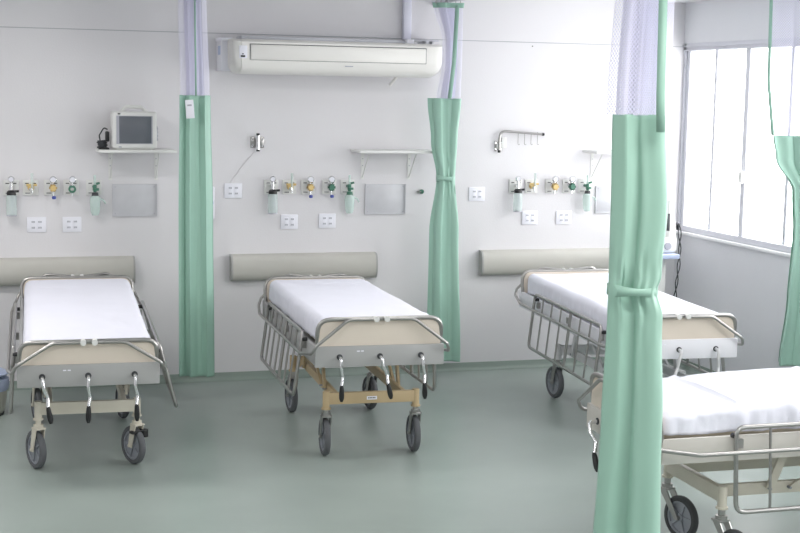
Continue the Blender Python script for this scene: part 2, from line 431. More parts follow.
# shelves
def shelf(x0, x1, z, d, label, bx):
    t = thing('wall_shelf', label, 'shelf', ((x0+x1)/2, 0, z-.02), 0, 'white bracket shelves on the back wall')
    w = (x1-x0)/2
    bm = BM(); box(bm, -w, w, -d, 0, 0, .02, .004); obj('shelf_board', bm, 'plastic', t)
    for xb in bx:
        bm = BM(); xx = xb-(x0+x1)/2
        box(bm, xx-.012, xx+.012, -.004, 0, -.2, 0); box(bm, xx-.012, xx+.012, -d+.06, 0, -.004, 0)
        tube(bm, [(xx, -.004, -.185), (xx, -d+.08, -.004)], .004)
        b = obj('bracket', bm, 'plastic', t)
        for k in (-.05, -.1, -.18):
            bm = BM(); cyl(bm, (xx, -.003, k), (xx, -.007, k), .004); obj('bracket_screw', bm, 'slot', b)
shelf(-2.225, -1.70, 1.668, .26, 'white wall shelf carrying the patient monitor above the far left bed', (-2.125, -1.81))
shelf(-.405, .19, 1.672, .26, 'empty white wall shelf right of the middle bed, its end behind the slim tied curtain', (-.315, .04))
shelf(1.425, 1.90, 1.675, .26, 'thin white wall shelf mostly hidden behind the large foreground curtain', (1.51, 1.80))

# patient monitor
t = thing('patient_monitor', 'white patient monitor with a dark grey screen and top handle on the shelf', 'monitor', (-1.985, -.14, 1.668), math.radians(2))
bm = BM(); box(bm, -.15, .15, -.11, .02, .008, .258, .016, 3); box(bm, -.13, .13, .0, .11, .02, .25, .02, 3); box(bm, -.12, .12, -.09, .08, 0, .02, .003); obj('monitor_housing', bm, 'plastic', t)
bm = BM(); box(bm, -.125, .118, -.114, -.108, .040, .230, .002); s = obj('screen_bezel', bm, 'slot', t)
bm = BM(); box(bm, -.106, .110, -.1165, -.112, .045, .226, .002); obj('screen', bm, 'screen', s)
bm = BM(); tube(bm, [(-.09, -.04, .250), (-.055, -.045, .290), (.055, -.045,   .290), (.09, -.04, .250)], .013, .04); obj('carry_handle', bm, 'plastic', t)
bm = BM(); box(bm, .148, .156, -.09, -.05, .06, .16, .002); [box(bm, .154, .16, -.085, -.055, .065+.024*k, .078+.024*k) for k in range(4)]; obj('side_buttons', bm, 'slot', t)
bm = BM(); box(bm, -.115, -.098, -.1125, -.1095, .238, .247); obj('brand_mark', bm, 'dark', t)
bm = BM(); box(bm, -.11, -.09, -.1125, -.1095, .016, .024); obj('power_button', bm, 'slot', t)
# cables
def cable(name, loops, m, label, r=.004):
    bm = BM()
    for L in loops: tube(bm, L, r, .02, seg=6)
    return tag(obj(name, bm, m), label, 'cable')
def coil(cx, cy, cz, n, rr, seed):
    rnd = random.Random(seed); pts = []
    for i in range(n*10):
        a = 2*PI*i/10
        pts.append((cx+rr*math.cos(a)*(1+.3*rnd.uniform(-1, 1)), cy+rr*.7*math.sin(a), cz+.008*(i/10)+rnd.uniform(0, .006)))
    return pts
mc = cable('monitor_cable', [coil(-2.192, -.16, 1.676, 6, .028, 1), [(-2.15, -.1, 1.80), (-2.175, -.1, 1.812), (-2.208, -.12, 1.76), (-2.20, -.14, 1.70), (-2.19, -.16, 1.684)]], 'dark', 'coiled dark grey cables heaped at the left of the patient monitor', .005)
bm = BM(); box(bm, -2.172, -2.146, -.2, -.14, 1.72, 1.79, .008); obj('sensor_plug', bm, 'black', mc)
bm = BM(); box(bm, -2.218, -2.15, -.21, -.12, 1.6685, 1.680, .002); obj('sensor_strap', bm, 'black', mc)
# swivel arm (infusion hook rail)
def arm_base(t, q=1):
    bm = BM(); box(bm, -.05*q, -.012, -.006, 0, -.04, .04, .003); box(bm, .012, .05*q, -.006, 0, -.04, .04, .003)
    box(bm, -.05*q, .05*q, -.003, 0, -.03, .03, .001); mp = obj('mount_plate', bm, 'steel', t)
    for s in (-1, 1):
        for k in (-.022, .022):
            bm = BM(); cyl(bm, (s*.036*q, -.005, k), (s*.036*q, -.012, k), .007); obj('mount_screw', bm, 'chrome', mp)
t = thing('swivel_hook_arm', 'chrome swivel arm with four small hooks on the window-side wall bay', 'hook arm', (.735, 0, 1.70), 0, 'chrome swivel mounts on the back wall')
arm_base(t, .55)
bm = BM(); tube(bm, [(.0, -.03, -.035), (.0, -.03, .115), (.335, -.05, .092)], .009, .05); obj('arm_tube', bm, 'steel', t)
bm = BM(); box(bm, -.015, .015, -.03, 0, -.02, .02, .002); obj('arm_clamp', bm, 'plastic', t)
bm = BM(); box(bm, .022, .062, -.02, -.004, -.015, .065, .004); obj('clamp_label', bm, 'plastic', t)
bm = BM(); cyl(bm, (.333, -.05, .092), (.350, -.05, .091), .011); obj('end_plug', bm, 'black', t)
bm = BM(); cyl(bm, (.0, -.03, -.03), (.0, -.03, -.048), .011); obj('end_plug', bm, 'black', t)
for k in range(4):
    bm = BM(); xx = .145+k*.052; tube(bm, [(xx, -.041, .108), (xx, -.041, .02), (xx+.006, -.041, .01), (xx+.014, -.041, .018)], .0022, .006, seg=6); obj('hook', bm, 'steel', t)
t = thing('swivel_mount', 'bare chrome swivel mount with upright pin above the middle bed', 'wall mount', (-1.095, 0, 1.715), 0, 'chrome swivel mounts on the back wall')
arm_base(t)
bm = BM(); cyl(bm, (0, -.035, -.05), (0, -.035, .05), .014); box(bm, -.008, .008, -.035, 0, -.02, .02); obj('swivel_pin', bm, 'chrome', t)
bm = BM(); cyl(bm, (0, -.035, .05), (0, -.035, .066), .012); cyl(bm, (0, -.035, -.05), (0, -.035, -.062), .013); obj('pin_cap', bm, 'black', t)
# thin pale cord from the mount to the socket
bm = BM(); tube(bm, [(-1.10, -.006, 1.66), (-1.2, -.004, 1.55), (-1.29, -.006, 1.42)], .0025, .05, seg=6); tag(obj('thin_cord', bm, 'wall'), 'thin pale cord slanting down the wall from the bare swivel mount to an outlet', 'cord')
# small fittings
t = thing('wall_hook', 'small dark green wall fitting with metal pin, left of the slim tied curtain', 'wall fitting', (.14, 0, 1.36), 0, 'small green wall fittings')
bm = BM(); cyl(bm, (0, 0, 0), (0, -.012, 0), .017); cyl(bm, (0, -.012, 0), (0, -.04, 0), .008); obj('fitting_body', bm, 'green', t)
bm = BM(); cyl(bm, (-.04, -.02, 0), (0, -.02, 0), .006); obj('metal_pin', bm, 'steel', t)
t = thing('wall_hook', 'small dark green wall fitting showing just right of the slim tied curtain', 'wall fitting', (.375, 0, 1.345), 0, 'small green wall fittings')
bm = BM(); box(bm, -.012, .012, -.03, 0, -.028, .028, .003); obj('fitting_body', bm, 'green', t)
bm = BM(); cyl(bm, (.004, -.03, .008), (.004, -.042, .008), .006); obj('metal_pin', bm, 'steel', t)
t = thing('wall_handset', 'pale blue and white wall dispenser half hidden behind the card-tagged curtain', 'dispenser', (-1.455, 0, 1.17), 0)
bm = BM(); box(bm, -.05, .05, -.05, 0, 0, .235, .012, 3); obj('dispenser_body', bm, 'plate', t)
bm = BM(); lathe(bm, [(0, -.003), (.03, 0), (.03, .01), (0, .012)], (0.01, -.055, .12), 'Y'); box(bm, -.0, .03, -.056, -.045, .06, .17, .008); obj('dispenser_window', bm, 'bagblue', t)
bm = BM(); cyl(bm, (-.008, -.03, .001), (-.008, -.03, -.02), .012); obj('nozzle', bm, 'bagblue', t)
bm = BM(); box(bm, -.004, .004, -.004, .0, -.004, .004); tag(obj('wall_screw', bm, 'dark'), 'tiny dark screw high on the wall right of the slim tied curtain', 'screw').location = (.99, 0, 2.446)

# ------------------------------------------------------------------ air conditioner
t = thing('air_conditioner', 'long white wall-mounted air conditioner between the two slim curtains', 'air conditioner', (-.56, -.17, 2.193))
X0, X1 = -.785, .715
prof = [(-.01, .235), (-.20, .235), (-.228, .215), (-.232, .10), (-.222, .045), (-.19, .015), (-.13, 0), (-.01, 0)]
def ac_loft(bm, xs):
    rings = []
    for x in xs:
        d = min(x-X0, (X1-x)*.8); rr = .07
        k = (rr-math.sqrt(max(0, rr*rr-(rr-d)**2)))/rr if d < rr else 0
        rings.append([bm.verts.new((x, a+k*.03*(1 if a < -.1 else 0), b+(k*.075*(1-b/.235)))) for a, b in prof])
    n = len(prof)
    for A, Bq in zip(rings, rings[1:]):
        for i in range(n): bm.faces.new((A[i], A[(i+1) % n], Bq[(i+1) % n], Bq[i]))
    bm.faces.new(rings[0][::-1]); bm.faces.new(rings[-1])
bm = BM(); ac_loft(bm, [X0+.062]+[X0+.07+.05*k for k in range(29)]+[X1-.082]); obj('housing', bm, 'ac', t)
bm = BM(); ac_loft(bm, [X0+.06*(k/8)**2 for k in range(9)]); obj('side_panel', bm, 'ac', t)
bm = BM(); ac_loft(bm, [X1-.08*(k/10)**2 for k in range(10, -1, -1)]); obj('side_panel', bm, 'ac', t)
bm = BM(); box(bm, X0+.125, X1-.13, -.236, -.228, .098, .197, .003); g = obj('air_flap', bm, 'ac', t)
bm = BM(); box(bm, X0+.122, X1-.127, -.2325, -.228, .199, .203); box(bm, X0+.118, X0+.122, -.2325, -.228, .096, .203); box(bm, X1-.131, X1-.127, -.2325, -.228, .096, .203); box(bm, X0+.122, X1-.127, -.2325, -.228, .0935, .096); obj('flap_gap', bm, 'dark', g)
bm = BM(); box(bm, X0+.045, X0+.10, -.2345, -.228, .105, .19, .002); g = obj('control_panel', bm, 'plate', t)
bm = BM(); box(bm, X0+.055, X0+.085, -.2365, -.234, .112, .124); box(bm, X0+.065, X0+.075, -.2365, -.234, .13, .137); obj('indicator', bm, 'black', g)
bm = BM(); box(bm, .0, .055, -.2395, -.2265, .062, .069); obj('brand_mark', bm, 'slot', t)
bm = BM(); box(bm, -.835, X0+.03, -.07, .17, .222, .245, .003); box(bm, -.828, X0+.03, -.04, .17, .02, .225, .004); obj('mounting_bracket', bm, 'plate', t)
bm = BM(); box(bm, -.8295, -.8275, 0, .09, .13, .19); obj('rating_label', bm, 'bagblue', t)
bm = BM(); box(bm, X0+.1, X1-.16, -.02, .17, .238, .262, .002); box(bm, X1-.17, X1+.02, -.06, .17, .258, .268, .001); box(bm, X1-.09, X1-.07, -.03, .10, .23, .26); box(bm, X1-.02, X1-.01, -.03, .10, .23, .26); obj('top_rail', bm, 'alu', t)
bm = BM(); box(bm, X1-.22, X1-.17, -.075, 0, .238, .268, .002); box(bm, X1-.08, X1-.055, -.07, -.045, .24, .258); obj('junction_box', bm, 'dark' if False else 'plate', t)
bm = BM(); tube(bm, [(.405, .03, -.055), (.44, -.05, 0.02)], .012, seg=8); obj('support_strut', bm, 'ac', t)
bm = BM(); box(bm, -.03, .03, -.05, 0, 2.465, H, .008); tag(obj('cable_duct', bm, 'lav'), 'lavender-white vertical duct rising from the air conditioner to the ceiling', 'duct').location = (-.005, 0, 0)

# ------------------------------------------------------------------ beds
def wheel_parts(cas, r, tyre, yaw, side, offx, offy, brake, zc=None):
    """tyre and hub of a caster, axle centre at (offx, offy, r), rolling direction turned by yaw"""
    Rm = Matrix.Translation((offx, offy, r)) @ Matrix.Rotation(yaw, 4, 'Z')
    f = lambda co: Rm @ co
    w = .017
    bm = BM(); lathe(bm, [(r*.76, -w), (r*.92, -w), (r*.985, -w*.6), (r, 0), (r*.985, w*.6), (r*.92, w), (r*.76, w)], (0, 0, 0), 'X', 36, closed=True); obj('tyre', bm, tyre, cas, fn=f)
    bm = BM()
    lathe(bm, [(r*.66, -.012), (r*.77, -.012), (r*.77, .012), (r*.66, .012)], (0, 0, 0), 'X', 36, closed=True)
    cyl(bm, (-.016, 0, 0), (.016, 0, 0), r*.2, seg=20)
    cyl(bm, (-.003, 0, 0), (.003, 0, 0), r*.7, seg=30)
    for k in range(5):
        a = 2*PI*k/5
        box(bm, -.011, .011, r*.12, r*.72, -r*.07, r*.07, mtx=Matrix.Rotation(a, 4, 'X'))
    obj('wheel_hub', bm, 'hub', cas, fn=f)
def caster(bed, x, y, r, yaw, tyre, forkm, brake=False, trail=.035):
    # stem at (x,y), wheel trailing behind
    d = Matrix.Rotation(yaw, 3, 'Z') @ Vector((0, trail, 0))
    wx, wy = d.x, d.y
    Rm = Matrix.Translation((wx, wy, 0)) @ Matrix.Rotation(yaw, 4, 'Z')
    top = 2*r+.018
    bm = BM()
    for s in (-1, 1):
        v = [(s*.026, -.02, r-.01), (s*.026, .012, r-.01), (s*.026, .02-trail, top), (s*.026, -.03-trail, top)]
        A = [bm.verts.new((a[0]-.003, a[1], a[2])) for a in v]; B = [bm.verts.new((a[0]+.003, a[1], a[2])) for a in v]
        for i in range(4): bm.faces.new((A[i], A[(i+1) % 4], B[(i+1) % 4], B[i]))
        bm.faces.new(A[::-1]); bm.faces.new(B)
    box(bm, -.03, .03, -.035-trail, .025-trail, top-.006, top+.004, .002)
    cyl(bm, (-.034, 0, r), (.034, 0, r), .009, seg=12)
    for v in bm.verts: v.co = Rm @ v.co
    cyl(bm, (0, 0, top), (0, 0, top+.02), .027, seg=20)
    cyl(bm, (0, 0, top+.02), (0, 0, .30), .016)
    cas = obj('caster', bm, forkm, bed); cas.location = (x, y, 0)
    wheel_parts(cas, r, tyre, yaw, 1, wx, wy, brake)
    if brake:
        bm = BM(); box(bm, -.045, .045, -.01, .03, top-.05, top-.035, .003); box(bm, .02, .05, -.02, .03, top-.075, top-.03, .004); obj('brake_pedal', bm, 'black', cas, fn=lambda co: Rm @ (co-Vector((0, trail+.02, 0))))
def bed(name, label, loc, rz, pan, base, dzf, dzh, cranks, crankm, splay, tyre, r=.112, fork='steel', yaws=(0.1, .1, .1, .1), label_plate=False, trail=.035, brakes=(0, 0, 0, 0), rail_y=(-.69, .56), handle_ang=(0, .12, .05), eh=0, uoff=0, ux=0, boardm='cream'):
    B = thing(name, label, 'hospital bed', loc, rz, 'crank hospital beds')
    HL = .965
    body = lambda co: Vector((co.x, co.y, co.z + (dzf*(HL-co.y)+dzh*(HL+co.y))/(2*HL)))
    # bed frame: open box of painted steel, closed deck under the mattress
    bm = BM(); w = .365
    for s in (-1, 1): box(bm, s*w-(.02 if s > 0 else 0), s*w+(.02 if s < 0 else 0), -HL+.02, HL-.02, .60, .712, .003)
    box(bm, -w+.02, w-.02, -HL+.03, HL-.03, .665, .69)
    for k in range(7): box(bm, -w+.02, w-.02, -.75+k*.25-.015, -.75+k*.25+.015, .62, .665)
    obj('bed_frame', bm, pan, B, fn=body)
    for s in (-1, 1):
        bm = BM(); y0 = s*HL; box(bm, -w-.006, w+.006, y0-.012, y0+.012, .598, .716, .004)
        e = obj('end_panel', bm, pan, B, fn=body)
        bm = BM()
        y = s*(HL-.012)
        pts = [(-w+.03, .712), (w-.03, .712)]
        P = fillet([(-w+.012, y, .705), (-w+.022, y, .862+eh), (w-.022, y, .862+eh), (w-.012, y, .705)], .06, 6)
        prism(bm, [(p.x, p.z) for p in P], y-.011, y+.011, 'y')
        obj('head_board' if s > 0 else 'foot_board', bm, boardm, B, fn=body)
        # hoop round the board
        bm = BM(); tube(bm, [(-w+.012, s*(HL-.02), .70), (-w+.006, s*(HL+.004), .868+eh), (w-.006, s*(HL+.004), .868+eh), (w-.012, s*(HL-.02), .70)], .0125, .085, seg=12)
        obj('end_hoop', bm, 'steel', B, fn=body)
        for k in (-.03, .03):
            bm = BM(); cyl(bm, (k, s*(HL+.0), .868+eh), (k, s*(HL+.045), .868+eh), .0155); obj('hoop_clip', bm, 'plastic', B, fn=body)
    # wrap-round bumper tube
    bm = BM(); xo = w+.055
    for s in (-1, 1):
        pts = [(s*.012, -HL-.028, .868+eh), (s*.19, -HL-.03, .866+eh), (s*.375, -HL-.055, .725), (s*(w+.03), -HL-.03, .68), (s*xo, -HL+.17, .65), (s*xo, HL-.17, .65), (s*(w+.03), HL+.03, .68), (s*.375, HL+.055, .725), (s*.20, HL+.035, .888+eh), (s*.012, HL+.028, .868+eh)]
        tube(bm, pts, .0095, [0, .08, .03, .05, .2, .2, .05, .03, .08, 0], seg=10)
    obj('bumper_rail', bm, 'steel', B, fn=body)
    # side rails, lowered
    for i, s in enumerate((-1, 1)):
        y0, y1 = rail_y; zt, zb = .755, .385
        sp = splay[i]
        def X(z, s=s, sp=sp): return s*(w+.026+(zt-z)/(zt-zb)*sp)
        bm = BM(); tube(bm, [(X(zt), y0, zt), (X(zt), y1, zt), (X(zb), y1, zb), (X(zb), y0, zb)], .0105, .045, closed=True, seg=10)
        for yy in (y0+.03, (y0+y1)/2, y1-.03):
            box(bm, min(s*(w-.0), s*(w+.022)), max(s*(w-.0), s*(w+.022)), yy-.012, yy+.012, .66, .70)
        R_ = obj('side_rail', bm, 'steel', B, fn=body)
        for k in range(1, 7):
            yy = y0+(y1-y0)*k/7
            bm = BM(); tube(bm, [(X(zt), yy, zt), (X(zb), yy, zb)], .0105 if k in (3,) else .0065, seg=8); obj('rail_bar', bm, 'steel', R_, fn=body)
        for yy in (y0, y1):
            bm = BM(); cyl(bm, (s*(w+.0), yy, .715), (s*(w+.030), yy, .715), .012); obj('rail_pivot', bm, 'black', R_, fn=body)
    # undercarriage
    hw, wb = .265, .56; U = lambda co: Vector((co.x+ux, co.y+uoff, co.z))
    for s in (-1, 1):
        bm = BM(); box(bm, -hw, hw, s*wb-.016, s*wb+.016, .308, .375, .003)
        for t_ in (-1, 1): cyl(bm, (t_*hw, s*wb, .285), (t_*hw, s*wb, .382), .021, seg=16); cyl(bm, (t_*hw, s*wb, .279), (t_*hw, s*wb, .288), .028, seg=16)
        cb = obj('cross_beam', bm, base, B, fn=U)
        if s < 0 and label_plate:
            bm = BM(); box(bm, -.03, .03, -wb-.0175, -wb-.016, .33, .35); pl = obj('maker_plate', bm, 'plate', cb, fn=U)
            bm = BM(); [box(bm, -.022+k*.009, -.016+k*.009, -wb-.0185, -wb-.0174, .337, .344) for k in range(5)]; obj('plate_marking', bm, 'dark', cb, fn=U)
    for s in (-1, 1):
        bm = BM(); xs = s*.2; box(bm, xs-.013, xs+.013, -wb, wb, .315, .37, .003); obj('side_beam', bm, base, B, fn=U)
        zt_ = .61+(dzf+dzh)/2+.01
        for yb, yt in ((-.30, -.22), (-.18, .16)):
            bm = BM()
            a = Vector((s*.225, yb if yb > -.2 else -.30, .35)); b_ = Vector((s*.225, yt, zt_))
            prism(bm, [(a.y-.022, a.z), (a.y+.022, a.z), (b_.y+.022, b_.z), (b_.y-.022, b_.z)], s*.225-.007, s*.225+.007, 'x')
            st = obj('lift_strut', bm, base, B, fn=U)
        bm = BM(); prism(bm, [(.40-.02, .33), (.40+.02, .33), (.30+.02, zt_), (.30-.02, zt_)], s*.225-.007, s*.225+.007, 'x')
        st = obj('lift_strut', bm, base, B, fn=U)
        for yy in (-.3, -.2, .4):
            bm = BM(); cyl(bm, (s*.21, yy, .343), (s*.236, yy, .343), .006); obj('pivot_bolt', bm, 'hub', st, fn=U)
    zc = .61+(dzf+dzh)/2
    for a_, b_ in (((-.235, -.22, zc), (.235, -.22, zc)), ((-.235, .30, zc), (.235, .30, zc)), ((-.245, -HL+.01, .655+dzf*.9), (-.245, .2, zc+.01)), ((.245, -HL+.01, .655+dzf*.9), (.245, .2, zc+.01))):
        bm = BM(); cyl(bm, a_, b_, .010); obj('lift_shaft', bm, 'steel', B)
    # casters
    for k, (sx, sy) in enumerate(((-1, -1), (1, -1), (-1, 1), (1, 1))):
        caster(B, sx*hw+ux, sy*wb+uoff, r, yaws[k], tyre, fork, brakes[k], trail)
    # cranks at the foot
    for x, ang in zip(cranks, handle_ang):
        bm = BM(); cyl(bm, (x, -HL-.012, .655), (x, -HL-.016, .655), .0165, seg=20)
        soc = obj('crank_socket', bm, 'dark', B, fn=body)
        f = lambda co, x=x, ang=ang: body(Matrix.Translation((x, 0, .655)) @ Matrix.Rotation(ang, 4, 'Y') @ Matrix.Translation((-x, 0, -.655)) @ co)
        bm = BM(); tube(bm, [(x, -HL-.01, .655), (x, -HL-.055, .652), (x, -HL-.06, .60), (x+.012, -HL-.045, .55), (x+.004, -HL-.06, .50)], .0095, .02, seg=10); cr = obj('crank', bm, crankm, B, fn=f)
        bm = BM(); lathe(bm, [(0, .505), (.008, .504), (.012, .49), (.015, .45), (.014, .43), (.008, .412), (0, .41)], (x+.004, -HL-.062, 0), 'Z', 14); obj('crank_handle', bm, 'black', cr, fn=f)
    bm = BM(); box(bm, -.135, -.118, -HL-.0135, -HL-.0115, .683, .690, .001); box(bm, -.112, -.095, -HL-.0135, -HL-.0115, .683, .690, .001); obj('small_label', bm, 'plate', B, fn=body)
    return B, body

def rect_sheet(nx, ny, hx, hy, top, drop, rnd, seed, amp=.006, crease=None, dropfn=None, wr=1):
    """a sheet laid over a mattress: superellipse-edged cloth with drape folds; local coords"""
    bm = BM(); rx = rnd
    sx = [0]*0
    def prof(n, h):
        # arc-length param: flat, rounded edge, drop ; returns list of (pos, depth, tangent 0..1)
        out = []
        L = (h-rx) + rx*PI/2 + drop
        for i in range(n+1):
            t = -1+2*i/n; a = abs(t)*L; s = 1 if t >= 0 else -1
            if a <= h-rx: out.append((s*a, 0, 0))
            elif a <= h-rx+rx*PI/2:
                q = (a-(h-rx))/rx; out.append((s*(h-rx+rx*math.sin(q)), rx*(1-math.cos(q)), q/(PI/2)))
            else: out.append((s*h, rx+a-(h-rx)-rx*PI/2, 1))
        return out
    px, py = prof(nx, hx), prof(ny, hy)
    V = []
    for j, (y, dy, ty) in enumerate(py):
        row = []
        for i, (x, dx, tx) in enumerate(px):
            d = max(dx, dy) if (dx and dy) else dx+dy
            d = min(d, drop+rx)
            X, Y = x, y
            if dx > 0 and dy > 0:           # pull the corners in round
                cx, cy = math.copysign(hx-rx*1.3, x), math.copysign(hy-rx*1.3, y)
                v = Vector((x-cx, y-cy)); R_ = rx*1.3; m_ = max(abs(v.x), abs(v.y))
                if v.length > 0: v = v.normalized()*m_; X, Y = cx+v.x, cy+v.y
            n1 = noise.noise(Vector((X*3.1+seed, Y*2.3, seed*1.7)))
            n2 = noise.noise(Vector((X*9+seed, Y*7, seed+4)))
            side = min(1, d/(rx+.02))
            edgef = .35+.65*max(tx, ty)
            z = top-d + (amp*n1+amp*.4*n2)*(1-side)
            if d > 0:
                s_along = Y if dx >= dy else X
                fold = noise.noise(Vector((s_along*14+seed*3, d*4, seed)))*.009*wr*side + noise.noise(Vector((s_along*34, d*7, seed+9)))*.004*wr*side
                if dx >= dy: X += math.copysign(fold+.002*side, X)
                else: Y += math.copysign(fold*.6, Y)
                if d > drop*.8 and dropfn is None: z += .012*noise.noise(Vector((s_along*6, seed, 0)))
            if crease:
                for cy_, w_, h_ in crease:
                    q = (Y-cy_-.02*X)/w_
                    if d < rx*.9: z += h_*math.exp(-q*q)
            row.append(bm.verts.new((X, Y, z)))
        V.append(row)
    for j in range(ny):
        for i in range(nx): bm.faces.new((V[j][i], V[j][i+1], V[j+1][i+1], V[j+1][i]))
    bmesh.ops.remove_doubles(bm, verts=bm.verts, dist=.0004)
    return bm
def bedding(B, body, name, label, seed, hx=.332, hy=.93, top=.858, crease=(), drop=.097, wr=1, sag=0):
    bm = BM(); box(bm, -hx+.012, hx-.012, -hy+.012, hy-.012, .691, top-.012-sag, .035, 3)
    m = obj('mattress', bm, 'foam', None, fn=body); m.matrix_world = Matrix.Translation(B.location) @ B.rotation_euler.to_matrix().to_4x4()
    tag(m, 'cream covered mattress under the sheet of '+name, 'mattress', 'bed mattresses')
    bm = rect_sheet(60, 150, hx, hy, top, drop, .038, seed, crease=crease, wr=wr)
    if sag:
        for v in bm.verts:
            k = max(0, min(1, (-v.co.y-.15)/.78)); k = k*k*(3-2*k)
            if v.co.z > top-.07: v.co.z -= sag*k*min(1, (v.co.z-top+.07)/.05)
    s = obj('bed_sheet', bm, 'sheet', None, fn=body); s.matrix_world = m.matrix_world.copy()
    md = s.modifiers.new('thick', 'SOLIDIFY'); md.thickness = .003; md.offset = 1
    tag(s, label, 'bed sheet', 'white sheets over the mattresses')
    return s

def place(fx, fy, hx_, hy_):
    a = Vector((fx, fy)); b = Vector((hx_, hy_)); d = (b-a).normalized(); c = (a+b)/2
    return (c.x, c.y, 0), math.atan2(-d.x, d.y)
# bed by the left frame edge
loc, rz = place(-2.468, -2.40, -2.386, -.45)
B, body = bed('hospital_bed', 'crank bed with grey end panel and cream base, farthest left', loc, rz, 'greypan', 'creamsteel', -.088, -.005, (-.243, -.005, .238), 'chrome', (.02, .10), 'tyre', .108, 'creamsteel', (.42, .5, .2, .25), brakes=(0, 1, 0, 0), handle_ang=(-.16, .03, -.02), eh=-.03, uoff=-.17)
bedding(B, body, 'the far left bed', 'smooth white sheet with one cross fold on the far left bed', 1.3, top=.835, crease=((.66, .006, .004), (.63, .02, -.002)))
# middle bed
loc, rz = place(-.872, -2.45, -.775, -.50)
B, body = bed('hospital_bed', 'crank bed with grey end panel on a tan base, between the two slim curtains', loc, rz, 'greypan', 'tan', -.035, -.063, (-.233, -.002, .235), 'chrome', (.05, .01), 'tyre', .112, 'steel', (0, .02, .1, .15), label_plate=True, handle_ang=(.0, -.22, -.05), uoff=-.21)
bedding(B, body, 'the tan-based bed', 'white sheet with gathered creases at the left foot corner, on the tan-based bed', 4.1, top=.862, wr=1.6, crease=((-.80, .012, .005), (.7, .02, .004)))
# bed by the window, behind the big curtain
loc, rz = place(.984, -2.49, 1.105, -.53)
B, body = bed('hospital_bed', 'white-framed crank bed on the window side, partly behind the large foreground curtain', loc, rz, 'whitepan', 'whitesteel', -.06, -.038, (-.25, -.01, .228), 'whitesteel', (.04, .05), 'tyre', .112, 'steel', (.12, .3, .15, .1), handle_ang=(.5, .3, .05), eh=-.01, uoff=-.15)
bedding(B, body, 'the white-framed window-side bed', 'bright white smooth sheet on the window-side bed behind the foreground curtain', 7.7, top=.846)
# nearest bed, side on
loc, rz = place(-.250, -4.245, 1.678, -4.280)
B, body = bed('hospital_bed', 'nearest crank bed seen side-on at the lower right corner', loc, rz, 'beigepan', 'creamsteel', -.078, -.07, (-.24, 0, .24), 'chrome', (.05, .03), 'tyred', .105, 'steel', (-1.25, -1.35, -1.3, -1.2), trail=.10, uoff=-.03, rail_y=(-.61, .56), handle_ang=(-.55, .1, .1))
bedding(B, body, 'the nearest bed', 'wrinkled white sheet with a folded-back flap on the nearest side-on bed', 9.2, hx=.326, top=.856, sag=.035, crease=((-.56, .010, .014), (-.52, .03, -.006), (.1, .012, .008)), drop=.098, wr=2.0)

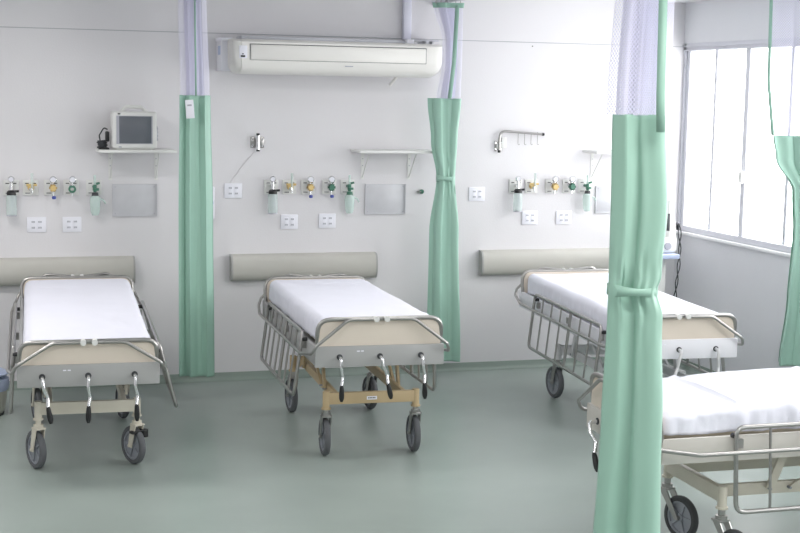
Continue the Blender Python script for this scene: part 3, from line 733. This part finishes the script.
# ------------------------------------------------------------------ curtains
def curtain(name, label, x, y, rows, netrows, ztop, nf, amp, seed, tape=None, tie=None, band=True, tapepts=None, yaw=.28, depth=.05, nfold=3):
    """rows: [(z, left, right)] widths of the green vinyl; netrows: the same for the net above."""
    t = thing(name, label, 'curtain', (x, y, 0), -yaw, 'ward privacy curtains')
    rnd = random.Random(seed)
    ph = [rnd.uniform(0, 6.28) for _ in range(6)]
    def lerp(rows, z):
        rows = sorted(rows)
        if z <= rows[0][0]: return rows[0][1:]
        for a, b in zip(rows, rows[1:]):
            if z <= b[0]:
                k = (z-a[0])/(b[0]-a[0]); k = k*k*(3-2*k)
                return [a[i]+(b[i]-a[i])*k for i in (1, 2)]
        return rows[-1][1:]
    def cloth(rows, z0, z1, n, m, nf, amp, uv=False, thick=.0015, edge=True):
        bm = BM(); V = []; layer = bm.loops.layers.uv.new('UVMap') if uv else None
        for j in range(m+1):
            z = z0+(z1-z0)*j/m; l, r = lerp(rows, z); wd = r-l
            row = []
            for i in range(n+1):
                s = i/n
                # pleats of uneven width: warp s
                sw = s+.05*math.sin(2*PI*s*1.5+ph[0])+.02*math.sin(2*PI*s*3+ph[1]+z*.6)
                fold = math.sin(2*PI*nf*sw+ph[2]+.25*math.sin(z*1.7+ph[3]))
                fold = fold
                xx = l+wd*(s+.028*math.sin(4*PI*nf*sw+ph[4]))
                a = amp*min(1.2, wd/.24) * (1 if 0 < s < 1 else .6)
                bulge = depth*(1-(2*s-1)**2)*.5
                yy = -bulge+a*fold + .006*noise.noise(Vector((s*5, z*2.2, seed)))
                if tie is not None:
                    dz = z-tie; cr = math.exp(-(dz/.13)**2)
                    yy += .016*cr*noise.noise(Vector((s*10, z*9, seed+3)))
                row.append(bm.verts.new((xx, yy, z)))
            V.append(row)
        for j in range(m):
            for i in range(n):
                fc = bm.faces.new((V[j][i], V[j][i+1], V[j+1][i+1], V[j+1][i]))
                if uv:
                    U = ((i, j), (i+1, j), (i+1, j+1), (i, j+1))
                    for lp, (a, b) in zip(fc.loops, U): lp[layer].uv = (a/n*uv, z0+(z1-z0)*b/m)
        return bm
    zb = min(r[0] for r in rows); zg = max(r[0] for r in rows)
    o = obj('curtain_cloth', cloth(rows, zb, zg, 140, 120, nf, amp), 'curtain', t)
    md = o.modifiers.new('thick', 'SOLIDIFY'); md.thickness = .002
    # rear layers of the gathered bundle
    rr = [(z, l+(r-l)*.08, r-(r-l)*.05) for z, l, r in rows]
    bm = cloth(rr, zb+.012, zg-.004, 100, 60, nf+1.5, amp*.8)
    for v in bm.verts: v.co.y += .055+amp
    b = obj('rear_fold', bm, 'curtain', t); b.modifiers.new('thick', 'SOLIDIFY').thickness = .002
    # net
    o = obj('net_top', cloth(netrows, zg-.003, ztop, 90, 40, nf, amp*.7, uv=.55), 'net', t)
    inner = [(z, l+(r-l)*.18, r-(r-l)*.22) for z, l, r in netrows]
    for k in range(nfold):
        bm = cloth(inner, zg-.003, ztop-.002*k, 70, 30, nf+1+k, amp*.7, uv=.4)
        for v in bm.verts: v.co.y += .02+.018*k
        obj('net_fold', bm, 'net', o)
    l, r = netrows[-1][1:] if netrows[-1][0] > netrows[0][0] else netrows[0][1:]
    if band:
        bm = cloth([(ztop-.035, l-.004, r+.004), (ztop, l-.008, r+.008)], ztop-.035, ztop, 80, 4, nf, amp*.7)
        for v in bm.verts: v.co.y -= .004
        hb = obj('header_band', bm, 'tape', t); hb.modifiers.new('thick', 'SOLIDIFY').thickness = .003
        for k in range(6):
            bm = BM(); xx = l+(r-l)*(k+.5)/6; tube(bm, [(xx, -.01, ztop-.01), (xx, -.01, ztop+.014), (xx, 0, ztop+.018)], .003, .003, seg=6)
            obj('curtain_hook', bm, 'steel', hb)
    if tapepts:
        bm = BM(); wv = tape
        pts = fillet([Vector(p) for p in tapepts], .2, 6)
        A = [bm.verts.new((p.x-wv/2, p.y, p.z)) for p in pts]; Bv = [bm.verts.new((p.x+wv/2, p.y-.004, p.z)) for p in pts]
        for i in range(len(pts)-1): bm.faces.new((A[i], Bv[i], Bv[i+1], A[i+1]))
        e = obj('edge_tape', bm, 'tape', t); e.modifiers.new('thick', 'SOLIDIFY').thickness = .004
    # eyelet hem at the top of the vinyl
    l, r = lerp(rows, zg)
    if tie is not None:
        l, r = lerp(rows, tie); bm = BM(); n = 28; L0 = []; L1 = []
        for i in range(n):
            a = 2*PI*i/n; cx = (l+r)/2; ax = (r-l)/2+.002; ay = depth*.5+amp+.012
            yy = ay*math.sin(a)
            L0.append(bm.verts.new((cx+ax*math.cos(a), yy+.012, tie-.018+.004*math.sin(a*3)))); L1.append(bm.verts.new((cx+ax*math.cos(a), yy+.012, tie+.018+.006*math.sin(a*2+1))))
        for i in range(n): bm.faces.new((L0[i], L0[(i+1) % n], L1[(i+1) % n], L1[i]))
        tb = obj('tie_band', bm, 'curtain', t); tb.modifiers.new('thick', 'SOLIDIFY').thickness = .003
    return t
c1 = curtain('privacy_curtain', 'slim green curtain with a white card, hanging straight between far left and middle beds', -1.64, -.62,
        [(2.045, -.09, .105), (1.2, -.098, .122), (.17, -.098, .132)], [(2.04, -.085, .10), (2.67, -.10, .08)], 2.70, 2.3, .024, 5, tape=.010, tapepts=[(.02, -.05, 2.04), (.012, -.05, 2.69)])
mt = Matrix.Translation((-.015, 0, 1.955)) @ Matrix.Rotation(-.08, 4, 'Y')
bm = BM(); box(bm, -.027, .027, -.085, -.081, -.06, .06, .001, mtx=mt); wc = obj('white_card', bm, 'plate', c1)
bm = BM(); box(bm, -.014, .014, -.0865, -.0845, .02, .03, mtx=mt); obj('card_print', bm, 'slot', wc)
curtain('privacy_curtain', 'slim green curtain tied at its waist between middle and window-side beds', .192, -.345,
        [(2.05, -.125, .115), (1.75, -.095, .095), (1.482, -.05, .085), (1.1, -.095, .12), (.15, -.10, .155)], [(2.045, -.06, .11), (2.3, -.026, .115), (2.45, -.026, .115), (2.72, -.095, .112)], 2.72, 1.8, .016, 9, tape=.028, tie=1.482,
        tapepts=[(.03, -.055, 2.05), (.055, -.055, 2.3), (.07, -.05, 2.70)], depth=.04)
curtain('privacy_curtain', 'large green curtain nearest the camera, tied at mid height, in front of the beds', -.768, -5.3,
        [(2.03, -.082, .115), (1.7, -.077, .136), (1.45, -.075, .122), (1.395, -.075, .108), (1.3, -.075, .133), (.9, -.085, .15), (.17, -.108, .168)], [(2.025, -.105, .13), (2.68, -.08, .13)], 2.68, 1.35, .022, 12, tape=.03, tie=1.395,
        tapepts=[(.075, -.095, 1.97), (.07, -.095, 2.1), (.062, -.095, 2.67)], depth=.09)
curtain('privacy_curtain', 'green curtain drawn aside at the window, cut by the right frame edge', 1.98, -2.02,
        [(1.86, -.147, .20), (1.72, -.12, .19), (1.5, .012, .17), (1.25, .03, .17), (.8, .01, .18), (.37, -.03, .2)], [(1.85, -.147, .20), (2.76, -.20, .2)], 2.755, 1.8, .02, 21, tape=.02, tie=None,
        tapepts=[(-.147, -.03, 1.86), (-.19, -.03, 2.2), (-.20, -.03, 2.74)], depth=.06, nfold=0)
# ceiling tracks
def track(a, b, label, drops, z=2.735):
    t = thing('curtain_track', label, 'curtain track', (0, 0, 0), 0, 'ceiling curtain tracks')
    bm = BM(); A = Vector((a[0], a[1], z)); Bv = Vector((b[0], b[1], z)); d = (Bv-A); L = d.length; ang = math.atan2(d.y, d.x)
    box(bm, 0, L, -.012, .012, -.01, .014, .002, mtx=Matrix.Translation(A) @ Matrix.Rotation(ang, 4, 'Z')); obj('track_rail', bm, 'alu', t)
    for k in range(drops):
        p = A.lerp(Bv, (k+.5)/drops); bm = BM(); cyl(bm, (p.x, p.y, z+.01), (p.x, p.y, H), .008); obj('drop_rod', bm, 'alu', t)
track((-1.64, -.01), (-1.64, -4.2), 'ceiling curtain track above the card-tagged curtain left of the middle bed', 3)
track((.20, -.01), (.20, -3.3), 'ceiling curtain track above the slim tied curtain right of the middle bed', 3)
track((-1.2, -5.30), (2.24, -5.30), 'ceiling curtain track above the large foreground curtain', 3)
track((2.24, -2.02), (1.2, -2.02), 'short ceiling curtain track above the curtain by the window', 2, 2.792)

# ------------------------------------------------------------------ corner equipment by the window
t = thing('equipment_stand', 'slim white stand with a pale blue tray in the corner behind the foreground curtain', 'stand', (1.985, -.38, 0))
bm = BM(); box(bm, -.10, -.02, -.02, .02, .03, .885, .004); obj('stand_column', bm, 'plastic', t)
bm = BM(); box(bm, -.16, .035, -.13, .12, .885, .92, .006); obj('tray', bm, 'bagblue', t)
bm = BM(); box(bm, -.16, .12, -.14, .14, .0, .032, .006); obj('stand_foot', bm, 'plastic', t)
t = thing('infusion_device', 'white medical device with round dial and tapered neck on the pale blue tray', 'medical device', (1.985, -.38, .921))
bm = BM(); box(bm, -.13, .05, -.06, .06, 0, .12, .025, 3); obj('device_body', bm, 'plastic', t)
bm = BM(); lathe(bm, [(0, .40), (.014, .395), (.038, .28), (.06, .10), (0, .10)], (.0, 0, 0)); obj('tapered_neck', bm, 'plastic', t)
bm = BM(); lathe(bm, [(0, -.012), (.026, -.012), (.028, 0), (0, 0)], (-.035, -.06, .055), 'Y', 20)
for v in bm.verts: v.co.y = -.06-abs(v.co.y+.06)
d = obj('round_dial', bm, 'slot', t)
bm = BM(); box(bm, -.05, -.025, -.064, -.058, .17, .3, .004); obj('dark_display', bm, 'dark', t)
bm = BM()
P1 = []; P2 = []
for k in range(26):
    z = 1.12-k*.03; a = k*.75; x = 2.118+.012*math.sin(k*.23)
    P1.append((x+.011*math.sin(a), -.30, z)); P2.append((x-.011*math.sin(a), -.30+.004, z))
tube(bm, P1, .0045, seg=6); tube(bm, P2, .0045, seg=6)
tube(bm, [(2.052, -.34, 1.03), (2.085, -.32, 1.15), (2.118, -.30, 1.12)], .0045, .02, seg=6)
tag(obj('power_cord', bm, 'dark'), 'twisted dark power cord hanging down the corner by the window', 'cord')

# pale bin at the left frame edge
t = thing('waste_bin', 'pale bin with lavender liner peeking in at the left frame edge', 'bin', (-2.985, -.72, 0))
bm = BM(); lathe(bm, [(0, .004), (.10, .004), (.118, .03), (.135, .15), (.14, .16), (.13, .16), (0, .02)], (0, 0, 0), 'Z', 28); obj('bin_body', bm, 'binb', t)
bm = BM(); lathe(bm, [(.128, .15), (.142, .165), (.148, .20), (.145, .235), (.12, .245), (.11, .22), (.10, .15)], (0, 0, 0), 'Z', 28); obj('bin_liner', bm, 'bagblue', t)
bm = BM(); lathe(bm, [(0, .30), (.10, .295), (.145, .27), (.145, .262), (0, .262)], (0, 0, 0), 'Z', 28); cyl(bm, (0, 0, .1), (0, 0, .265), .012); obj('bin_lid', bm, 'bagblue', t)
bm = BM(); lathe(bm, [(.10, 0), (.113, .0), (.115, .012), (.10, .012)], (0, 0, 0), 'Z', 28, closed=True); obj('base_ring', bm, 'dark', t)
